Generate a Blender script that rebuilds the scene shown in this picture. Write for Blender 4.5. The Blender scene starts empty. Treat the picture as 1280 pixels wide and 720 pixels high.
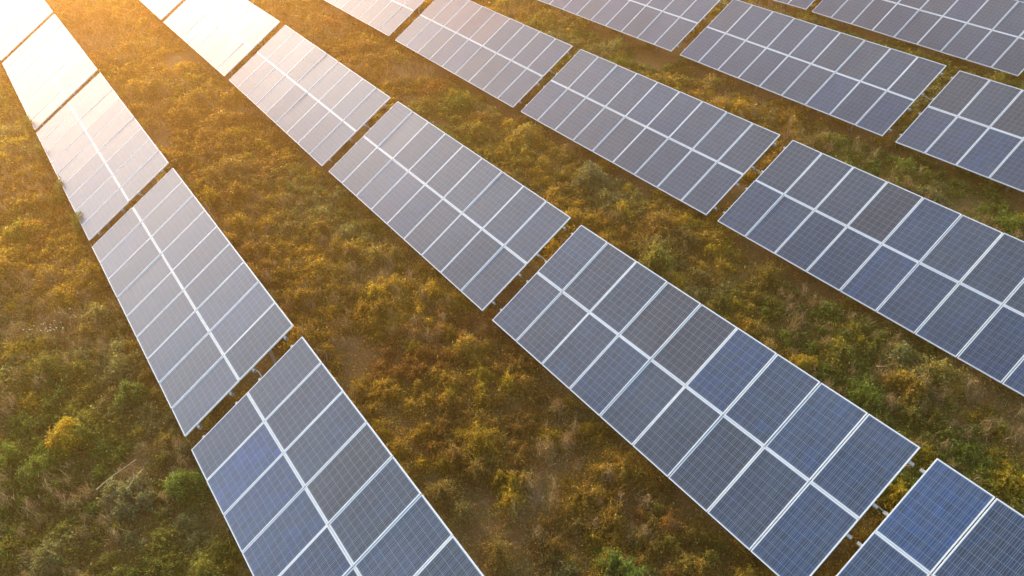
import bpy, math, random
import numpy as np
from mathutils import Matrix, Vector

scene = bpy.context.scene
COL = scene.collection

# ------------------------------------------------------------------ camera
cam_d = bpy.data.cameras.new('camera')
cam_d.lens = 24.625; cam_d.sensor_width = 36.0
cam_d.clip_start = 0.1; cam_d.clip_end = 3000
cam = bpy.data.objects.new('camera', cam_d); COL.objects.link(cam)
CAM = (-0.82, 2.707, 13.06)
R = Matrix(((0.79686376, 0.43424208, -0.42004995),
            (-0.60107650, 0.49968350, -0.62371743),
            (-0.06095233, 0.74949998, 0.65919238)))
cam.matrix_world = Matrix.Translation(CAM) @ R.to_4x4()
scene.camera = cam

# ------------------------------------------------------------------ sky, sun, exposure
SUN_AZ, SUN_EL = 5.0, 9.5            # azimuth from +Y towards +X
world = bpy.data.worlds.new('World'); scene.world = world
world.use_nodes = True
wn = world.node_tree; wn.nodes.clear()
sky = wn.nodes.new('ShaderNodeTexSky'); sky.sky_type = 'NISHITA'; sky.sun_disc = False
sky.sun_elevation = math.radians(SUN_EL); sky.sun_rotation = math.radians(SUN_AZ)
sky.air_density = 1.0; sky.dust_density = 1.0; sky.ozone_density = 1.0
bg = wn.nodes.new('ShaderNodeBackground'); bg.inputs['Strength'].default_value = 0.15
wo = wn.nodes.new('ShaderNodeOutputWorld')
wn.links.new(sky.outputs[0], bg.inputs[0]); wn.links.new(bg.outputs[0], wo.inputs[0])
sd = bpy.data.lights.new('sun', 'SUN'); sd.energy = 1.5; sd.angle = math.radians(9.0)
sd.color = (1.0, 0.88, 0.72)
sun = bpy.data.objects.new('sun', sd); COL.objects.link(sun)
HAZE = .0044
a, e = math.radians(SUN_AZ), math.radians(SUN_EL)
S = Vector((math.sin(a)*math.cos(e), math.cos(a)*math.cos(e), math.sin(e)))
sun.rotation_euler = S.to_track_quat('Z', 'Y').to_euler()
sun.location = (0, 60, 30)
vs = scene.view_settings
vs.view_transform = 'Standard'; vs.look = 'None'; vs.gamma = 1; vs.use_curve_mapping = False
vs.exposure = 2.32

# ------------------------------------------------------------------ node helpers
class NT:
    def __init__(s, name):
        s.m = bpy.data.materials.new(name); s.m.use_nodes = True
        s.t = s.m.node_tree; s.t.nodes.clear()
        s.out = s.t.nodes.new('ShaderNodeOutputMaterial')
    def n(s, typ, ins={}, **kw):
        x = s.t.nodes.new(typ)
        for k, v in kw.items(): setattr(x, k, v)
        for k, v in ins.items(): s.put(x.inputs[k], v)
        return x
    def put(s, sock, v):
        if isinstance(v, bpy.types.NodeSocket): s.t.links.new(v, sock)
        else: sock.default_value = v
    def math(s, op, a, b=0.0, c=None, clamp=False):
        x = s.t.nodes.new('ShaderNodeMath'); x.operation = op; x.use_clamp = clamp
        s.put(x.inputs[0], a); s.put(x.inputs[1], b)
        if c is not None: s.put(x.inputs[2], c)
        return x.outputs[0]
    def mix(s, f, a, b, mode='MIX'):
        x = s.t.nodes.new('ShaderNodeMix'); x.data_type = 'RGBA'; x.blend_type = mode
        s.put(x.inputs[0], f); s.put(x.inputs[6], a); s.put(x.inputs[7], b)
        return x.outputs[2]
    def noise(s, vec, scale, detail=3, rough=.5, dist=0.0):
        x = s.n('ShaderNodeTexNoise', {'Scale': scale, 'Detail': detail, 'Roughness': rough, 'Distortion': dist})
        if vec is not None: s.put(x.inputs['Vector'], vec)
        return x.outputs[0]
    def ramp(s, f, stops):
        x = s.t.nodes.new('ShaderNodeValToRGB'); s.put(x.inputs[0], f)
        el = x.color_ramp.elements
        while len(el) < len(stops): el.new(.5)
        for q, (p, c) in zip(el, stops):
            q.position = p; q.color = c if len(c) == 4 else (*c, 1)
        return x.outputs[0]
    def sstep(s, v, lo, hi):
        x = s.n('ShaderNodeMapRange', {0: v, 1: lo, 2: hi, 3: 0.0, 4: 1.0}, interpolation_type='SMOOTHSTEP')
        return x.outputs[0]
    def done(s, shader):
        s.t.links.new(shader, s.out.inputs[0]); return s.m

# ------------------------------------------------------------------ materials
def mat_cells():
    w = NT('solar_cells')
    uv = w.n('ShaderNodeUVMap').outputs[0]
    sep = w.n('ShaderNodeSeparateXYZ', {0: uv})
    u, v = sep.outputs[0], sep.outputs[1]             # metres from the laminate's corner
    oi = w.n('ShaderNodeObjectInfo')
    geo = w.n('ShaderNodeNewGeometry').outputs['Position']
    px, py = .1578, .1598
    uc = w.math('DIVIDE', w.math('SUBTRACT', u, .0095), px)
    vc = w.math('DIVIDE', w.math('SUBTRACT', v, .0110), py)
    fu, fv = w.math('FRACT', uc), w.math('FRACT', vc)
    def near(f, c, hw):                                # 1 inside |f-c|<hw
        return w.math('LESS_THAN', w.math('ABSOLUTE', w.math('SUBTRACT', f, c)), hw)
    gapu = w.math('GREATER_THAN', w.math('ABSOLUTE', w.math('SUBTRACT', fu, .5)), .480)
    gapv = w.math('GREATER_THAN', w.math('ABSOLUTE', w.math('SUBTRACT', fv, .5)), .484)
    gap = w.math('MAXIMUM', gapu, gapv)
    inu = w.math('MULTIPLY', w.math('GREATER_THAN', uc, 0.0), w.math('LESS_THAN', uc, 6.0))
    inv_ = w.math('MULTIPLY', w.math('GREATER_THAN', vc, 0.0), w.math('LESS_THAN', vc, 10.0))
    outside = w.math('SUBTRACT', 1.0, w.math('MULTIPLY', inu, inv_))
    bus = w.math('MAXIMUM', near(fu, .19, .022), w.math('MAXIMUM', near(fu, .5, .022), near(fu, .81, .022)))
    cell = w.n('ShaderNodeCombineXYZ', {0: w.math('FLOOR', uc), 1: w.math('FLOOR', vc), 2: w.math('MULTIPLY', oi.outputs['Random'], 91.0)})
    wn_ = w.n('ShaderNodeTexWhiteNoise', {'Vector': cell.outputs[0]}, noise_dimensions='3D')
    uvo = w.n('ShaderNodeVectorMath', {0: uv, 1: cell.outputs[0]}, operation='ADD').outputs[0]
    grain = w.n('ShaderNodeTexVoronoi', {'Vector': uvo, 'Scale': 55.0}, feature='F1').outputs['Color']
    gsep = w.n('ShaderNodeSeparateColor', {0: grain}).outputs[0]
    var = w.math('MULTIPLY_ADD', wn_.outputs[0], .5, w.math('MULTIPLY_ADD', gsep, .5, .52))
    base = w.mix(1.0, oi.outputs['Color'], w.n('ShaderNodeCombineColor', {0: var, 1: var, 2: var}).outputs[0], 'MULTIPLY')
    bn = w.noise(w.n('ShaderNodeVectorMath', {0: w.n('ShaderNodeMapping', {'Vector': uv, 'Scale': (2.2, .9, 1.0)}).outputs[0], 1: w.n('ShaderNodeCombineXYZ', {0: w.math('MULTIPLY', oi.outputs['Random'], 37.)}).outputs[0]}, operation='ADD').outputs[0], 1.6, 3, .6, .6)
    base = w.mix(w.math('MULTIPLY', w.sstep(bn, .50, .72), .75), base, w.mix(1.0, base, (.75, 1.35, 1.9, 1), 'MULTIPLY'))
    c1 = w.mix(w.math('MULTIPLY', bus, .9), base, (.155, .19, .235, 1))
    c2 = w.mix(w.math('MAXIMUM', gap, outside), c1, (.20, .24, .29, 1))
    # dust: fine film plus streaks that ran down towards the low edge
    vw = w.n('ShaderNodeMapping', {'Vector': uv, 'Scale': (5.0, .7, 1.0)}).outputs[0]
    off = w.n('ShaderNodeVectorMath', {0: vw, 1: w.n('ShaderNodeCombineXYZ', {2: w.math('MULTIPLY', oi.outputs['Random'], 50.)}).outputs[0]}, operation='ADD').outputs[0]
    st = w.noise(off, 3.0, 4, .6)
    big = w.noise(geo, .55, 3, .55)
    low = w.math('SUBTRACT', 1.0, w.sstep(v, .0, .07))
    dust = w.math('ADD', w.math('MULTIPLY', w.sstep(st, .3, .8), .06), w.math('MULTIPLY', w.sstep(big, .35, .7), .05))
    dust = w.math('ADD', w.math('ADD', dust, .025), w.math('MULTIPLY', low, .08), clamp=True)
    c3 = w.mix(dust, c2, (.31, .32, .34, 1))
    dv = w.n('ShaderNodeTexVoronoi', {'Vector': geo, 'Scale': 1.1}, feature='F1')
    drop = w.math('MULTIPLY', w.math('LESS_THAN', w.math('ADD', dv.outputs['Distance'], w.math('MULTIPLY', w.noise(geo, 30.0, 2), .03)), .040), w.math('GREATER_THAN', w.n('ShaderNodeSeparateColor', {0: dv.outputs['Color']}).outputs[0], .82))
    c3 = w.mix(w.math('MULTIPLY', drop, .7), c3, (.62, .61, .56, 1))
    rough = w.math('MULTIPLY_ADD', dust, .3, .55)
    p = w.n('ShaderNodeBsdfPrincipled', {'Base Color': c3, 'Roughness': rough, 'IOR': 1.52,
            'Coat Weight': .47, 'Coat Roughness': .09, 'Coat Tint': (.76, .90, 1.0, 1), 'Coat IOR': 1.5,
            'Sheen Weight': .55, 'Sheen Roughness': .5, 'Sheen Tint': (.66, .80, 1.0, 1)})
    p.inputs['Specular IOR Level'].default_value = .22
    return w.done(p.outputs[0])

def mat_metal(name, col, rough, metallic, nz=.08):
    w = NT(name)
    pos = w.n('ShaderNodeTexCoord').outputs['Object']
    n = w.noise(pos, 6.0, 5, .6)
    c = w.mix(w.sstep(n, .3, .75), (*col, 1), (*[x*(1-nz*3) for x in col], 1))
    p = w.n('ShaderNodeBsdfPrincipled', {'Base Color': c, 'Roughness': w.math('MULTIPLY_ADD', n, .25, rough-.12), 'Metallic': metallic})
    return w.done(p.outputs[0])

def mat_plain(name, col, rough):
    w = NT(name)
    n = w.noise(w.n('ShaderNodeTexCoord').outputs['Object'], 9.0, 4)
    c = w.mix(n, (*col, 1), (*[x*.75 for x in col], 1))
    return w.done(w.n('ShaderNodeBsdfPrincipled', {'Base Color': c, 'Roughness': rough}).outputs[0])

def mat_leaf(name, trans=.48, rough=.6):
    """plant colour comes per plant from the mesh attribute 'tint' (its own hue, plus warmth painted in with distance)"""
    w = NT(name)
    at = w.n('ShaderNodeAttribute', attribute_name='tint').outputs['Color']
    d = w.n('ShaderNodeBsdfPrincipled', {'Base Color': at, 'Roughness': rough})
    d.inputs['Specular IOR Level'].default_value = .25
    t = w.n('ShaderNodeBsdfTranslucent', {'Color': w.mix(1.0, at, (1.25, 1.0, .55, 1), 'MULTIPLY')})
    return w.done(w.n('ShaderNodeMixShader', {0: trans, 1: d.outputs[0], 2: t.outputs[0]}).outputs[0])

def mat_ground():
    w = NT('meadow_soil')
    pos = w.n('ShaderNodeTexCoord').outputs['Object']
    a_ = w.noise(pos, .35, 6, .62, .3)
    b_ = w.noise(pos, 2.2, 6, .65)
    c_ = w.noise(pos, 14.0, 5, .7)
    c = w.ramp(a_, [(.33, (.11, .085, .02)), (.47, (.22, .105, .026)), (.58, (.27, .125, .045)), (.7, (.24, .16, .075))])
    c = w.mix(w.sstep(b_, .42, .66), c, (.15, .105, .024, 1))
    c = w.mix(w.math('MULTIPLY', w.sstep(c_, .50, .66), .7), c, (.36, .25, .14, 1))
    d_ = w.noise(pos, 38.0, 4, .75)
    c = w.mix(w.math('MULTIPLY', w.sstep(d_, .50, .62), .55), c, (.10, .075, .03, 1))
    h = w.math('ADD', w.math('MULTIPLY', b_, .6), w.math('MULTIPLY', c_, .4))
    bump = w.n('ShaderNodeBump', {'Height': h, 'Strength': .8, 'Distance': .12})
    p = w.n('ShaderNodeBsdfPrincipled', {'Base Color': c, 'Roughness': .95, 'Normal': bump.outputs[0]})
    p.inputs['Specular IOR Level'].default_value = .1
    return w.done(p.outputs[0])

M_CELL = mat_cells()
M_FRAME = mat_metal('anodised_frame', (.76, .76, .76), .5, 0.0, .03)
M_GALV = mat_metal('galvanised_steel', (.66, .65, .62), .5, .2)
M_POST = mat_metal('weathered_post', (.34, .27, .20), .7, .1)
M_PURLIN = mat_metal('zinc_grey', (.44, .41, .37), .55, .2)
M_BACK = mat_plain('white_backsheet', (.7, .7, .68), .6)
M_CABLE = mat_plain('cable_sleeve', (.55, .50, .42), .5)
M_LEAF = mat_leaf('weed_leaf')
M_STRAW = mat_leaf('dry_stem', .15, .8)
M_GROUND = mat_ground()
M_STICK = mat_plain('bleached_wood', (.42, .30, .17), .8)
M_PETAL = mat_plain('pale_petals', (.60, .54, .34), .6)

# ------------------------------------------------------------------ object helpers
def mesh_from(name, verts, faces, mats, mi=None, smooth=False):
    m = bpy.data.meshes.new(name); m.from_pydata([tuple(v) for v in verts], [], faces)
    for x in (mats if isinstance(mats, (list, tuple)) else [mats]): m.materials.append(x)
    if mi is not None: m.polygons.foreach_set('material_index', mi)
    if smooth: m.polygons.foreach_set('use_smooth', [True]*len(faces))
    m.update(); return m
def link(name, data, parent=None):
    o = bpy.data.objects.new(name, data); COL.objects.link(o)
    if parent is not None: o.parent = parent
    return o
class MB:
    def __init__(s): s.v = []; s.f = []
    def box(s, x0, x1, y0, y1, z0, z1):
        b = len(s.v)
        s.v += [(x, y, z) for z in (z0, z1) for y in (y0, y1) for x in (x0, x1)]
        s.f += [tuple(b+i for i in q) for q in ((0,2,3,1),(4,5,7,6),(0,1,5,4),(2,6,7,3),(0,4,6,2),(1,3,7,5))]
    def tube(s, pts, r, n=6, r1=None):
        b = len(s.v); N = len(pts)
        P = [Vector(p) for p in pts]
        for i, p in enumerate(P):
            d = (P[min(i+1, N-1)] - P[max(i-1, 0)]).normalized()
            u = d.orthogonal().normalized(); w = d.cross(u)
            rr = r if r1 is None else r + (r1-r)*i/max(1, N-1)
            for k in range(n):
                t = 2*math.pi*k/n; s.v.append(tuple(p + rr*(math.cos(t)*u + math.sin(t)*w)))
        for i in range(N-1):
            for k in range(n):
                s.f.append((b+i*n+k, b+i*n+(k+1) % n, b+(i+1)*n+(k+1) % n, b+(i+1)*n+k))
        s.f.append(tuple(b+k for k in range(n))[::-1]); s.f.append(tuple(b+(N-1)*n+k for k in range(n)))
    def prof(s, poly, y0, y1):                       # closed XZ polygon swept along Y
        b = len(s.v); n = len(poly)
        s.v += [(x, y0, z) for x, z in poly] + [(x, y1, z) for x, z in poly]
        for k in range(n): s.f.append((b+k, b+(k+1) % n, b+n+(k+1) % n, b+n+k))
        s.f.append(tuple(b+k for k in range(n))[::-1]); s.f.append(tuple(b+n+k for k in range(n)))
    def mesh(s, name, mat): return mesh_from(name, s.v, s.f, mat)

# ------------------------------------------------------------------ solar tables
TILT = math.radians(26.712)
NC, PITCH = 9, 1.01
PWID, PLEN, FR, DEPTH = .990, 1.679, .021, .038
WTOT = 3.379
L = NC*PITCH
# one panel: x along the slope (0..PLEN, low to high), y along the row (0..PWID), top of frame at z=0
def panel_meshes():
    m = MB(); z1 = -.003; z0 = -.010; f = FR
    m.box(f, PLEN-f, f, PWID-f, z0, z1)
    me = m.mesh('solar_panel', M_CELL); me.materials.append(M_BACK)
    me.polygons[0].material_index = 1
    uvl = me.uv_layers.new(name='UVMap')
    for l in me.loops:
        c = me.vertices[l.vertex_index].co; uvl.data[l.index].uv = ((c.y-f)*.966/(PWID-2*f), (c.x-f)*1.62/(PLEN-2*f))
    # frame: ring with bevelled outer top edge and a bottom flange
    v = []; fc = []
    prof = [(0, -DEPTH), (0, -.0025), (.0025, 0), (f-.0015, 0), (f, -.0015), (f, -.009), (.0025, -.009+0.0), (.0025, -DEPTH+.002), (.026, -DEPTH+.002), (.026, -DEPTH)]
    for d, z in prof:
        v += [(d, d, z), (PLEN-d, d, z), (PLEN-d, PWID-d, z), (d, PWID-d, z)]
    n = len(prof)
    for i in range(n):
        j = (i+1) % n
        for k in range(4):
            k2 = (k+1) % 4; fc.append((i*4+k, i*4+k2, j*4+k2, j*4+k))
    fr = mesh_from('frame', v, fc, M_FRAME)
    return me, fr
ME_PANEL, ME_FRAME = panel_meshes()
CP = .012                                         # C-profile purlin
def purlin_mesh(ext=.08):
    m = MB(); h, wd, t = .09, .055, .006
    m.prof([(0,0),(wd,0),(wd,-.018),(wd-t,-.018),(wd-t,-t),(t,-t),(t,-h+t),(wd-t,-h+t),(wd-t,-h+.018),(wd,-h+.018),(wd,-h),(0,-h)], -L/2-ext, L/2+ext)
    me = m.mesh('purlin', M_PURLIN); return me
ME_PURLIN = purlin_mesh()
def rafter_mesh():
    m = MB(); m.prof([(-1.5,0),(1.5,0),(1.5,-.09),(-1.5,-.09)], -.03, .03); return m.mesh('rafter', M_POST)
ME_RAFTER = rafter_mesh()
def rail_mesh():
    m = MB(); g = WTOT/2-PLEN; m.box(-g+.004, g-.004, -L/2+.004, L/2-.004, -.02, -.005); return m.mesh('joint_rail', M_GALV)
ME_RAIL = rail_mesh()
def clamp_mesh():
    m = MB(); m.box(-.02, .02, -.017, .017, 0, .004); m.tube([(0,0,.004),(0,0,.010)], .006, 6); return m.mesh('mid_clamp', M_FRAME)
ME_CLAMP = clamp_mesh()

NAVY = (.007, .025, .062); BLUE = (.006, .036, .105); SLATE = (.014, .028, .054); GREY = (.019, .027, .042)
BROWN = (.016, .010, .011); RUST = (.15, .050, .040)
# looks of single panels: (row, table) -> {(side, column): colour}; side 1 = upper, column 0 = far end
LOOK = {
 (0,1): {(0,0):SLATE,(0,1):BLUE,(0,2):BLUE,(0,3):NAVY,(0,4):NAVY,(1,0):GREY,(1,1):GREY,(1,2):GREY,(1,3):BROWN,(1,4):GREY,(1,5):SLATE,(1,6):GREY,(1,7):BLUE},
 (1,1): {(1,0):SLATE,(1,1):GREY,(1,2):GREY,(1,3):BROWN,(1,4):BROWN,(1,5):BLUE,(1,6):NAVY,(1,7):NAVY,(1,8):NAVY,(0,0):GREY,(0,1):GREY,(0,2):GREY,(0,3):SLATE,(0,4):GREY,(0,5):GREY,(0,6):GREY,(0,7):SLATE,(0,8):NAVY},
 (1,0): {(1,8):NAVY,(1,0):BLUE,(1,1):NAVY,(0,0):NAVY,(0,1):NAVY},
 (2,1): {(1,0):GREY,(1,1):GREY,(1,2):GREY,(1,3):BROWN,(1,4):NAVY,(1,5):GREY,(1,6):GREY,(1,7):GREY,(0,0):SLATE,(0,1):SLATE,(0,2):NAVY,(0,3):NAVY,(0,4):NAVY,(0,5):NAVY,(0,6):SLATE,(0,7):NAVY,(0,8):NAVY},
 (2,3): {(1,0):RUST,(1,1):RUST,(1,2):RUST,(1,3):RUST,(1,4):RUST},
 (3,1): {(1,0):BROWN,(1,1):GREY,(1,2):BROWN,(0,0):NAVY,(0,1):NAVY,(0,2):NAVY},
 (3,2): {(0,6):NAVY,(0,7):SLATE,(0,8):NAVY,(1,7):SLATE},
 (1,4): {(1,4):RUST},
 (2,4): {(1,7):RUST,(1,8):RUST},
}
PL = {id(BROWN): 'darker brown-tinged panel', id(RUST): 'reddish-brown tinted panel', id(BLUE): 'brighter blue panel'}
rnd = random.Random(4)
GROUP = 'solar tables standing in parallel rows'
# row, table, X, Y, Z(centre), slope along the row
TABLES = [
 (0,1, 0,10.05,1.581,.0083),(0,2,0,19.639,1.564,-.0017),(0,3,0,29.254,1.515,.0019),(0,4,0,38.777,1.439,-.0125),(0,5,0,48.285,1.419,.0082),
 (1,0, 7.43,-.143,1.546,.0035),(1,1,7.43,9.215,1.508,-.0101),(1,2,7.43,18.72,1.488,.0023),(1,3,7.43,28.35,1.511,.0126),(1,4,7.43,38.034,1.518,-.0068),(1,5,7.43,47.526,1.5,.0012),
 (2,1, 14.986,8.35,1.331,.0083),(2,2,14.986,17.857,1.346,-.003),(2,3,14.986,27.417,1.346,.0054),(2,4,14.986,37.09,1.388,-.0035),
 (3,1, 22.695,7.45,1.376,-.0044),(3,2,22.695,16.988,1.422,.008),(3,3,22.695,26.556,1.457,-.0038),
 (4,2, 30.72,16.313,1.201,.0150),(4,3,30.72,25.719,1.279,-.0035),
 (5,2, 37.7,15.4,1.2,.0),
]
LABELS = {
 (0,1): 'nearest solar table of the leftmost row, cut by the bottom edge',
 (0,2): 'grey-sheened solar table in the leftmost row, second from the bottom edge',
 (0,3): 'pale glaring solar table in the leftmost row, third from the bottom edge',
 (0,4): 'nearly white sun-glared solar table in the leftmost row, fourth from the bottom edge',
 (0,5): 'cream-white solar table in the very top left corner of the photo, brightest of all',
 (1,0): 'bright blue solar table cut off by the bottom right corner of the photo',
 (1,1): 'largest blue-grey solar table, with two dark brown panels side by side, right of centre',
 (1,2): 'grey solar table in the middle, directly up-left of the largest blue-grey one',
 (1,3): 'pale grey solar table between the middle one and the whitish one at top left',
 (1,4): 'whitish solar table at top left with one brownish panel near its far end',
 (1,5): 'small corner of a white solar table at the top edge, second row from the left',
 (2,1): 'blue solar table with one dark brown panel, cut by the right edge of the photo',
 (2,2): 'grey solar table between the blue one at right and the one with reddish panels',
 (2,3): 'light grey solar table with a run of reddish panels at top centre',
 (2,4): 'whitish end of a solar table at the top edge, beyond the reddish-panelled one',
 (3,1): 'solar table with two dark corner panels, cut by the right edge near the top',
 (3,2): 'complete grey-blue solar table in the upper right, fourth row from the left',
 (3,3): 'solar table cut by the top edge right of centre, in the fourth row',
 (4,2): 'grey solar table in the fifth row, running into the top right corner',
 (4,3): 'tiny end of a solar table at the top edge, in the fifth row',
 (5,2): 'thin sliver of the farthest solar table in the extreme top right corner',
}
RGB_BASE = {0: [GREY, SLATE, GREY, SLATE, NAVY], 1: [GREY, GREY, SLATE, SLATE, GREY]}
POST_Y = (-3.15, -1.05, 1.05, 3.15)
for (r, t, X, Y, Z, sl) in TABLES:
    root = bpy.data.objects.new('solar_table', None); COL.objects.link(root)
    root.empty_display_size = .3
    root['label'] = LABELS[(r, t)]; root['category'] = 'solar panels'; root['group'] = GROUP
    root.location = (X, Y, 0)
    # table frame: local axes along slope (x), along row (y), normal (z)
    Mt = Matrix.Translation((0, 0, Z)) @ Matrix.Rotation(math.atan(sl), 4, 'X') @ Matrix.Rotation(-TILT, 4, 'Y')
    def put(name, data, loc, parent=root, rot=None):
        o = link(name, data, parent)
        mloc = Mt @ Matrix.Translation(loc)
        if rot is not None: mloc = mloc @ rot
        o.matrix_local = mloc
        return o
    for side in (0, 1):
        x0 = -WTOT/2 if side == 0 else WTOT/2-PLEN
        for c in range(NC):
            y0 = L/2-(c+1)*PITCH+(PITCH-PWID)/2
            jit = Matrix.Rotation(rnd.gauss(0, .005), 4, 'X') @ Matrix.Rotation(rnd.gauss(0, .003), 4, 'Y')
            o = put('solar_panel', ME_PANEL, (x0, y0, rnd.uniform(-.002, .002)), rot=jit)
            spec = LOOK.get((r, t), {}).get((side, c))
            col = spec or rnd.choice(RGB_BASE[side])
            k = rnd.uniform(.65, 1.2)
            o.color = (col[0]*k, col[1]*k, col[2]*k, 1)
            if spec is not None and id(spec) in PL: o['label'] = PL[id(spec)]
            fo = link('frame', ME_FRAME, o)
    for fx in (.105, .40, .61, .905):
        put('purlin', ME_PURLIN, (-WTOT/2+fx*WTOT-.027, 0, -DEPTH-.003))
    put('joint_rail', ME_RAIL, (0, 0, 0))
    for py in POST_Y:
        put('rafter', ME_RAFTER, (0, py, -DEPTH-.003-.09-.002))
    # posts stand upright on the ground
    for py in POST_Y:
        for dx in (-1.05, 1.05):
            top = Mt @ Vector((dx, py, -DEPTH-.19))
            m = MB(); hw = .045
            m.prof([(0,0),(1,0)], 0, 1) if False else None
            h = top.z
            m.box(-hw, hw, -.03, -.026, -.3, h); m.box(-hw, hw, .026, .03, -.3, h); m.box(-.003, .003, -.026, .026, -.3, h)
            o = link('post', m.mesh('post', M_POST), root); o.location = (top.x, top.y+.062, 0)
    # the looped cable that crosses the gap to the next table down the row
    if (r, t) in ((0,2),(0,3),(1,2),(1,3),(2,2),(3,2),(1,4),(2,3)) or (r, t) == (1,1):
        m = MB(); fx = (.61-.5)*WTOT
        pts = []
        for i in range(13):
            q = i/12; pts.append((fx+.03*math.sin(q*6.3)+.03*q, -L/2+.05-q*.58, -.075-.11*math.sin(math.pi*q)))
        m.tube(pts, .011, 6); put('cable', m.mesh('cable', M_CABLE), (0, 0, 0))

# ------------------------------------------------------------------ value noise in numpy
def vnoise(x, y, scale, seed):
    g = np.random.default_rng(seed).random((256, 256))
    X_, Y_ = x/scale+100.0, y/scale+100.0
    xi, yi = np.floor(X_).astype(int), np.floor(Y_).astype(int)
    fx, fy = X_-xi, Y_-yi
    fx = fx*fx*(3-2*fx); fy = fy*fy*(3-2*fy)
    q = lambda a, b: g[a % 256, b % 256]
    return (q(xi, yi)*(1-fx)+q(xi+1, yi)*fx)*(1-fy)+(q(xi, yi+1)*(1-fx)+q(xi+1, yi+1)*fx)*fy
def fbm(x, y, scale, seed, oct=3):
    s = 0; a = 1; t = 0
    for o in range(oct):
        s = s+a*vnoise(x+o*17.3, y-o*9.1, scale/2**o, seed+o); t += a; a *= .5
    return s/t

def under(x, y):
    """height of the lowest steel above a ground point under a table, else large"""
    lim = np.full(x.shape, 9.0)
    hw = WTOT/2*math.cos(TILT)
    for (_, _, X, Y, Z, sl) in TABLES:
        ins = (np.abs(x-X) < hw+.05) & (np.abs(y-Y) < L/2+.05)
        h = Z+(x-X)*math.tan(TILT)-.24
        lim = np.where(ins, np.minimum(lim, h), lim)
    return lim
def relief(x, y): return .10*(fbm(x, y, 3.2, 7, 3)-.5)+.16*(fbm(x, y, 14., 31, 2)-.5)

# ------------------------------------------------------------------ ground: fine near, coarse to the horizon
def axis(lo, hi, far, step):
    a_ = list(np.arange(lo, hi+1e-6, step)); s = step*2; p = hi
    while p < far: p += s; a_.append(p); s *= 1.6
    s = step*2; p = lo; pre = []
    while p > -far: p -= s; pre.append(p); s *= 1.6
    return np.array(pre[::-1]+a_)
gx = axis(-14, 46, 380, .3); gy = axis(-6, 66, 380, .3)
GX, GY = np.meshgrid(gx, gy, indexing='ij')
gz = relief(GX, GY)
gz = gz*np.clip(1.6-np.hypot(GX-16, GY-30)/70, 0, 1)
gv = np.stack([GX, GY, gz], -1).reshape(-1, 3)
ny = len(gy); I, J = np.meshgrid(np.arange(len(gx)-1), np.arange(ny-1), indexing='ij')
b0 = (I*ny+J).ravel(); gf = np.stack([b0, b0+ny, b0+ny+1, b0+1], -1)
gm = bpy.data.meshes.new('ground')
gm.vertices.add(len(gv)); gm.vertices.foreach_set('co', gv.astype(np.float32).ravel())
gm.loops.add(gf.size); gm.loops.foreach_set('vertex_index', gf.astype(np.int32).ravel())
gm.polygons.add(len(gf)); gm.polygons.foreach_set('loop_start', (np.arange(len(gf))*4).astype(np.int32))
gm.update(calc_edges=True); gm.polygons.foreach_set('use_smooth', np.ones(len(gf), bool))
gm.materials.append(M_GROUND)
go = link('ground', gm); go['kind'] = 'structure'

# ------------------------------------------------------------------ haze, tinted orange to add the low-sun glow
m = MB(); m.box(-450, 480, -430, 500, -3.0, 15.5)
w = NT('glow_haze')
pv = w.n('ShaderNodeVolumePrincipled', {'Color': (1.0, .50, .14, 1), 'Density': HAZE, 'Anisotropy': .72})
w.t.links.new(pv.outputs[0], w.out.inputs[1])
ho = link('haze', m.mesh('haze', w.m)); ho['kind'] = 'stuff'; ho['label'] = 'thin haze over the field, tinted orange for the low-sun glow'

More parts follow.
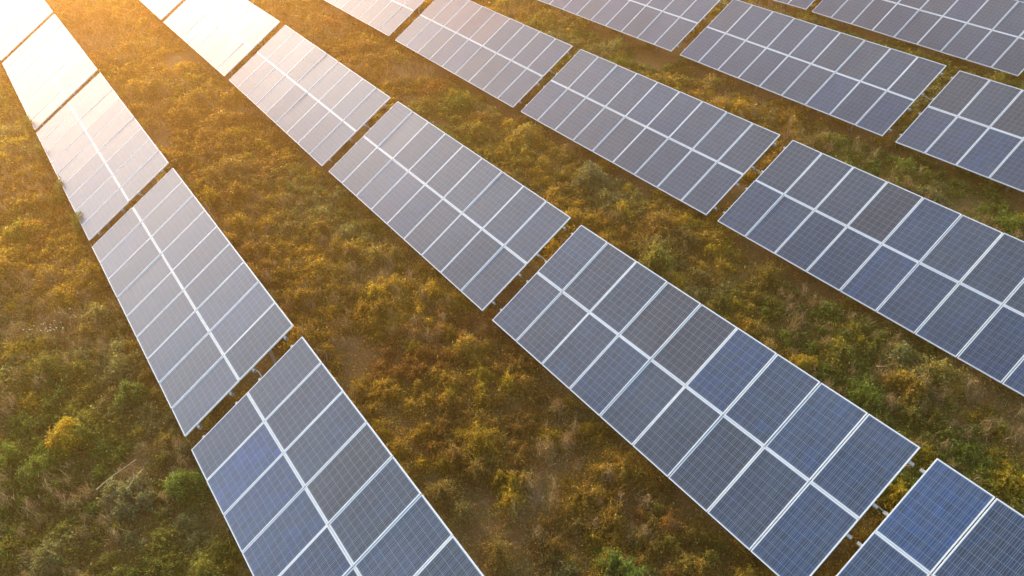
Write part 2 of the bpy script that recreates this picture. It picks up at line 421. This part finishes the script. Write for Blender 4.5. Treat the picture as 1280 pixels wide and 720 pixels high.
# ------------------------------------------------------------------ foliage
rng = np.random.default_rng(11)
def tri_mesh(name, P, Cc, mat):
    """P (n,3,3) triangles, Cc (n,3) plant colour"""
    n = len(P); me = bpy.data.meshes.new(name)
    me.vertices.add(n*3); me.vertices.foreach_set('co', P.astype(np.float32).ravel())
    me.loops.add(n*3); me.loops.foreach_set('vertex_index', np.arange(n*3, dtype=np.int32))
    me.polygons.add(n); me.polygons.foreach_set('loop_start', (np.arange(n)*3).astype(np.int32))
    me.update(calc_edges=True)
    at = me.attributes.new('tint', 'FLOAT_COLOR', 'FACE')
    at.data.foreach_set('color', np.concatenate([Cc, np.ones((n, 1))], 1).astype(np.float32).ravel())
    me.materials.append(mat); return me
def leaves(px, py, pr, ph, col, cover, leafmin, spread=.28, blade=0.0, z0=None):
    """leaf triangles filling the dome of every plant"""
    dist = np.sqrt((px-CAM[0])**2+(py-CAM[1])**2+CAM[2]**2)
    s = np.maximum(leafmin, dist*.0018)
    n = np.maximum(6, cover*np.pi*pr*(pr+ph*.6)/(s*s*.5)).astype(int)
    idx = np.repeat(np.arange(len(px)), n); N = len(idx)
    # lumpy dome: points biased to the shell, several sub-clumps
    th = rng.random(N)*2*np.pi; u = rng.random(N)**.55
    rad = np.minimum(np.abs(rng.normal(0, .62, N))+.05*rng.random(N), 1.7)
    lump = 1+.35*np.sin(th*2+idx*1.7)+.25*np.sin(th*5+idx*2.9)
    x = px[idx]+np.cos(th)*rad*pr[idx]*lump
    y = py[idx]+np.sin(th)*rad*pr[idx]*lump
    top = ph[idx]*np.exp(-rad**2*.9)*(1+.25*np.sin(th*5+idx))*rng.uniform(.75, 1.2, N)
    zb = relief(x, y) if z0 is None else z0
    z = zb+top*u+rng.exponential(.035, N)*(rng.random(N) < .25)
    lim = under(x, y); z = np.minimum(z, np.where(lim < 5, np.maximum(lim-rng.random(N)*.1, .02), 9))
    d1 = rng.normal(size=(N, 3)); d1[:, 2] = d1[:, 2]*.8+blade*2.2
    d1 /= np.linalg.norm(d1, axis=1, keepdims=True)
    d2 = rng.normal(size=(N, 3)); d2 -= (d2*d1).sum(1, keepdims=True)*d1
    d2 /= np.linalg.norm(d2, axis=1, keepdims=True)
    ls = (s[idx]*rng.uniform(.6, 1.5, N))[:, None]
    el = (1.0+blade*2.2)*rng.uniform(.8, 1.9, N)[:, None]; wd = .52-.33*blade
    c = np.stack([x, y, z], 1)
    P = np.stack([c-d1*ls*.5*el*.7-d2*ls*wd*.55, c-d1*ls*.5*el*.7+d2*ls*wd*.55, c+d1*ls*el*.65], 1)
    k = np.exp(rng.normal(0, spread, N))[:, None]
    hue = 1+rng.normal(0, spread*.35, (N, 3))
    cc_ = col[idx]*k*hue
    sp = rng.random(N) < .05                      # seed heads, tiny flowers and dead leaf tips
    cc_[sp] = cc_[sp]*.4+np.array((.42, .36, .15))*rng.uniform(.6, 1.2, (sp.sum(), 1))
    return P, np.clip(cc_, .004, .8)

def inview(x, y, margin=.10):
    d = np.stack([x-CAM[0], y-CAM[1], -CAM[2]+0*x], -1) @ np.array(R)
    zz = -d[..., 2]; f = 24.625/36
    sx = d[..., 0]/np.maximum(zz, .1)*f; sy = d[..., 1]/np.maximum(zz, .1)*f
    return (zz > 0) & (np.abs(sx) < .5+margin) & (np.abs(sy) < .281+margin)

OLIVE = np.array((.120, .128, .026)); GREEN = np.array((.080, .120, .022)); GREYG = np.array((.140, .152, .068))
YELL = np.array((.30, .23, .020)); BRN = np.array((.19, .122, .028)); RUSTY = np.array((.22, .105, .022)); TAN = np.array((.24, .165, .075))
OCHRE = np.array((.25, .175, .026))
def plant_colour(x, y):
    n = len(x)
    A_ = fbm(x, y, 4.2, 101, 3); B_ = fbm(x, y, 2.1, 202, 3); C_ = fbm(x, y, 7.5, 303, 2)
    far = np.clip((y-9-x*.15)/34, 0, 1)
    # brown and ochre share: real growth plus low-sun warmth painted in with distance; greener left of the first row and to the lower right
    warm = (C_-.5)*2.2+(A_-.5)*1.6+.18*np.exp(-((x-4)/2.6)**2)+.30+.50*far-.36*(x < -1.2)*(1-far*.5)-.20*((x > 9.5) & (y < 14))
    warm = np.clip(warm+rng.normal(0, .11, n), 0, 1)[:, None]
    cool = np.where(B_[:, None] > .56, GREYG, np.where(B_[:, None] > .45, OLIVE, GREEN))
    wc = np.where(A_[:, None] > .56, OCHRE, np.where(B_[:, None] > .54, BRN, np.where(B_[:, None] > .40, BRN*.5+OCHRE*.5, RUSTY*.6+BRN*.4)))
    w_ = np.clip((warm-.28)/.44, 0, 1); col = cool*(1-w_)+wc*w_
    yl = (rng.random(n) < .05+.10*(B_ > .6))[:, None]; col = np.where(yl, YELL*.75+col*.25, col)*np.array((1.36, 1.36, 1.12))
    return col*np.exp(rng.normal(0, .11, n))[:, None]

CLEAR = [(4.35, 9.5, .75), (4.9, 9.9, .5), (2.75, 12.75, .45), (-2.6, 15.9, .45), (13.6, 4.6, .7), (3.4, 15.6, .4), (8.6, 15.9, .6)]
def clear(x, y):
    k = np.ones(len(x), bool)
    for cx, cy, cr in CLEAR: k &= (np.hypot(x-cx, y-cy) > cr*(.7+.6*rng.random(len(x)))) | (rng.random(len(x)) < .25)
    return k
# low growth everywhere
def scatter(step, jitter=.5):
    ax_ = np.arange(-12, 48, step); ay_ = np.arange(-4, 66, step)
    X_, Y_ = np.meshgrid(ax_, ay_); X_ = X_.ravel(); Y_ = Y_.ravel()
    X_ = X_+rng.uniform(-jitter, jitter, len(X_))*step; Y_ = Y_+rng.uniform(-jitter, jitter, len(Y_))*step
    k = inview(X_, Y_); return X_[k], Y_[k]
Ps, Cs = [], []
x, y = scatter(.42)
lim = under(x, y)
dens = fbm(x, y, 2.6, 77, 3)
bare = fbm(x, y, 5.5, 4242, 3)
keep = (dens > .30+.9*np.clip(bare-.55, 0, .3)) & ((lim > 5) | (rng.random(len(x)) < .22)) & clear(x, y)
x, y = x[keep], y[keep]; dens = dens[keep]
pr = rng.uniform(.22, .46, len(x)); ph = rng.uniform(.10, .24, len(x))+.36*np.clip(dens-.42, 0, 1)
P, c = leaves(x, y, pr, ph, plant_colour(x, y), 1.05, .028); Ps.append(P); Cs.append(c)
weeds_low = tri_mesh('weeds', np.concatenate(Ps), np.concatenate(Cs), M_LEAF)
o = link('weeds', weeds_low); o['kind'] = 'stuff'; o['label'] = 'low mixed weeds and herbs covering the ground'; o['category'] = 'weeds'

# taller soft bushy weeds that make the mounds
x, y = scatter(.95, .6)
dens = fbm(x, y, 2.4, 555, 3); lim = under(x, y)
keep = (dens > .47) & (lim > 5) & clear(x, y); x, y, dens = x[keep], y[keep], dens[keep]
pr = rng.uniform(.30, .85, len(x)); ph = rng.uniform(.20, .48, len(x))
P, c = leaves(x, y, pr, ph, plant_colour(x, y)*1.12, 1.35, .028, .30)
o = link('bushy_weeds', tri_mesh('bushy_weeds', P, c, M_LEAF)); o['kind'] = 'stuff'
o['label'] = 'soft knee-high bushy weeds growing in mounds between the rows'; o['category'] = 'weeds'
print('bushy', len(P))

# dry grass
x, y = scatter(.55, .6)
dens = fbm(x, y, 3.0, 888, 3); keep = (dens > .52) & (under(x, y) > 5); x, y = x[keep], y[keep]
pr = rng.uniform(.15, .40, len(x)); ph = rng.uniform(.25, .5, len(x))
mixc = rng.random((len(x), 1)); col = TAN*(1.0+.6*mixc)
P, c = leaves(x, y, pr, ph, col, .30, .030, .35, blade=1.0)
o = link('dry_grass', tri_mesh('dry_grass', P, c, M_STRAW)); o['kind'] = 'stuff'
o['label'] = 'wispy dry grass stems among the weeds'; o['category'] = 'grass'

# ------------------------------------------------------------------ single bushes one can point to
BUSHES = [
 # x, y, radius, height, colour, label
 (-3.81, 17.65, .62, .50, YELL, 'yellow-flowering round bush near the left edge, lower third of the photo'),
 (4.28, 17.19, .55, .50, YELL, 'golden yellow bush in the corridor left of the grey middle table'),
 (10.92, 8.05, .50, .45, YELL*.8, 'yellow-green bush right of the large blue-grey table, near its lower right edge'),
 (3.67, 9.98, .42, .40, YELL*.75, 'small yellow-green bush in the bottom of the middle corridor'),
 (-2.25, 17.94, .50, .55, GREEN*1.15, 'leafy green bush beside the low edge of the leftmost row, by the first gap'),
 (-1.87, 14.38, .52, .60, GREEN*1.3, 'fresh green bush tucked against the nearest table of the leftmost row'),
 (-3.02, 14.93, .70, .50, GREYG, 'grey-green bush just below the two bleached twigs'),
 (-3.21, 27.84, .60, .50, YELL*.6+GREEN*.4, 'yellow-olive bush at the left edge, beside the pale glaring table'),
 (5.06, 13.70, .60, .48, OCHRE, 'ochre bush left of the lower end of the centre table'),
 (12.63, 17.61, .75, .60, GREYG, 'grey-green feathery bush right of the middle gap of the second row'),
 (11.15, 13.04, .70, .60, OLIVE*1.3, 'olive bush in the corridor right of the second row, above the yellow one'),
 (6.31-2.2, 6.97, .60, .50, GREEN*1.2, 'green bush by the low left edge of the large blue-grey table near the bottom'),
 (12.19, 6.17, .65, .50, OCHRE*.8+OLIVE*.2, 'brownish bush below the corner of the table at the right edge'),
 (5.87, 32.14, .80, .60, OCHRE*.9, 'golden-brown bush at the top of the corridor between the first two rows'),
]
for i, (bx, by, br, bh, col, lab) in enumerate(BUSHES):
    root = bpy.data.objects.new('bush', None); COL.objects.link(root); root.location = (bx, by, float(relief(np.array([bx]), np.array([by]))[0]))
    root['label'] = lab; root['category'] = 'bush'; root['group'] = 'distinct bushes among the weeds'
    k = 7; a_ = rng.random(k)*6.28; rr = br*.62*np.sqrt(rng.random(k)); rr[0] = 0
    px = bx+np.cos(a_)*rr; py = by+np.sin(a_)*rr
    prr = rng.uniform(.38, .55, k)*br; phh = bh*(1-.45*rr/br)*rng.uniform(.85, 1.1, k)
    P, c = leaves(px, py, prr, phh, np.tile(col*1.45, (k, 1)), 2.2, .028, .35)
    P = P-np.array(root.location)
    link('foliage', tri_mesh('foliage', P, c, M_LEAF), root)
    m = MB()
    for q in range(9):
        t_ = q/9*6.28+rng.random(); m.tube([(0, 0, -.05), (math.cos(t_)*br*.25, math.sin(t_)*br*.25, bh*.35), (math.cos(t_)*br*.55, math.sin(t_)*br*.55, bh*.7)], .009, 5, .003)
    link('stems', m.mesh('stems', M_STICK), root)

# tall weeds leaning over the low edge of the leftmost row
EDGE = [(-1.70, 28.9, 1.02), (-1.70, 26.2, .98), (-1.72, 32.3, 1.05), (-1.74, 34.9, 1.05)]
for i, (bx, by, bh) in enumerate(EDGE):
    root = bpy.data.objects.new('tall_weed', None); COL.objects.link(root); root.location = (bx, by, 0)
    root['category'] = 'weed'; root['group'] = 'tall weeds at the low edge of the leftmost row'
    root['label'] = ['tall green weed poking over the low edge of the pale glaring table, beside its middle',
                     'tall weed rising past the low edge of the pale glaring table near its lower corner',
                     'tall weed near the upper end of the pale glaring table, along its low edge',
                     'tall weed beside the gap between the pale glaring table and the whiter one beyond'][i]
    m = MB(); Pl = []; Cl = []
    for q in range(5):
        t_ = rng.random()*6.28; h_ = bh*rng.uniform(.75, 1.0); tx, ty = .19+math.cos(t_)*.16, math.sin(t_)*.2
        m.tube([(0, 0, -.05), (tx*.4, ty*.4, h_*.5), (tx, ty, h_)], .008, 5, .003)
        n = 110; zz = rng.uniform(.25, 1.0, n)*h_
        cc = np.stack([tx*zz/h_, ty*zz/h_, zz], 1)+rng.normal(0, .055, (n, 3))
        d1 = rng.normal(size=(n, 3)); d1 /= np.linalg.norm(d1, axis=1, keepdims=True)
        d2 = np.cross(d1, rng.normal(size=(n, 3))); d2 /= np.linalg.norm(d2, axis=1, keepdims=True)
        Pl.append(np.stack([cc-d1*.045-d2*.02, cc-d1*.045+d2*.02, cc+d1*.05], 1)); Cl.append(np.tile(GREEN*1.3, (n, 1))*rng.uniform(.7, 1.4, (n, 1)))
    link('foliage', tri_mesh('foliage', np.concatenate(Pl), np.concatenate(Cl), M_LEAF), root)
    link('stems', m.mesh('stems', M_STICK), root)

# bleached twigs lying on the weeds
for (tx, ty, ln, an, lab) in ((-3.06, 15.46, .95, .35, 'longer bleached twig lying on the weeds left of the nearest table'),
                              (-2.78, 15.05, .60, .75, 'shorter bleached twig lying just below the longer one')):
    m = MB(); ca, sa = math.cos(an), math.sin(an)
    pts = [((q-.5)*ln*ca+.03*math.sin(q*7), (q-.5)*ln*sa+.03*math.cos(q*5), .40+.05*math.sin(q*4)) for q in np.linspace(0, 1, 8)]
    m.tube(pts, .014, 6, .006)
    b_ = pts[4]; m.tube([b_, (b_[0]+.18*ca-.12*sa, b_[1]+.18*sa+.12*ca, b_[2]+.03)], .008, 5, .003)
    o = link('twig', m.mesh('twig', M_STICK)); o.location = (tx, ty, 0); o['label'] = lab; o['category'] = 'twig'

# clump of pale wildflowers
root = bpy.data.objects.new('wildflowers', None); COL.objects.link(root); root.location = (-3.42, 21.69, 0)
root['label'] = 'clump of tiny cream-white wildflowers near the left edge of the photo'; root['category'] = 'wildflowers'
m = MB(); s_ = MB()
for q in range(30):
    fx, fy = rng.normal(0, .36), rng.normal(0, .30); fz = rng.uniform(.38, .62); rr = rng.uniform(.016, .030)
    b = len(m.v); nn = 8; tl = rng.normal(0, .3, 2)
    for k in range(nn):
        t_ = 2*math.pi*k/nn; q_ = rr*(1 if k % 2 else .55); cx_, cy_ = q_*math.cos(t_), q_*math.sin(t_)
        m.v.append((fx+cx_, fy+cy_, fz+tl[0]*cx_+tl[1]*cy_))
    m.v.append((fx, fy, fz+.006)); m.v.append((fx, fy, fz-.008))
    for k in range(nn):
        m.f.append((b+k, b+(k+1) % nn, b+nn)); m.f.append((b+(k+1) % nn, b+k, b+nn+1))
    s_.tube([(fx*.8, fy*.8, -.05), (fx, fy, fz-.006)], .004, 4, .002)
link('blossoms', m.mesh('blossoms', M_PETAL), root); link('stems', s_.mesh('stems', M_STICK), root)
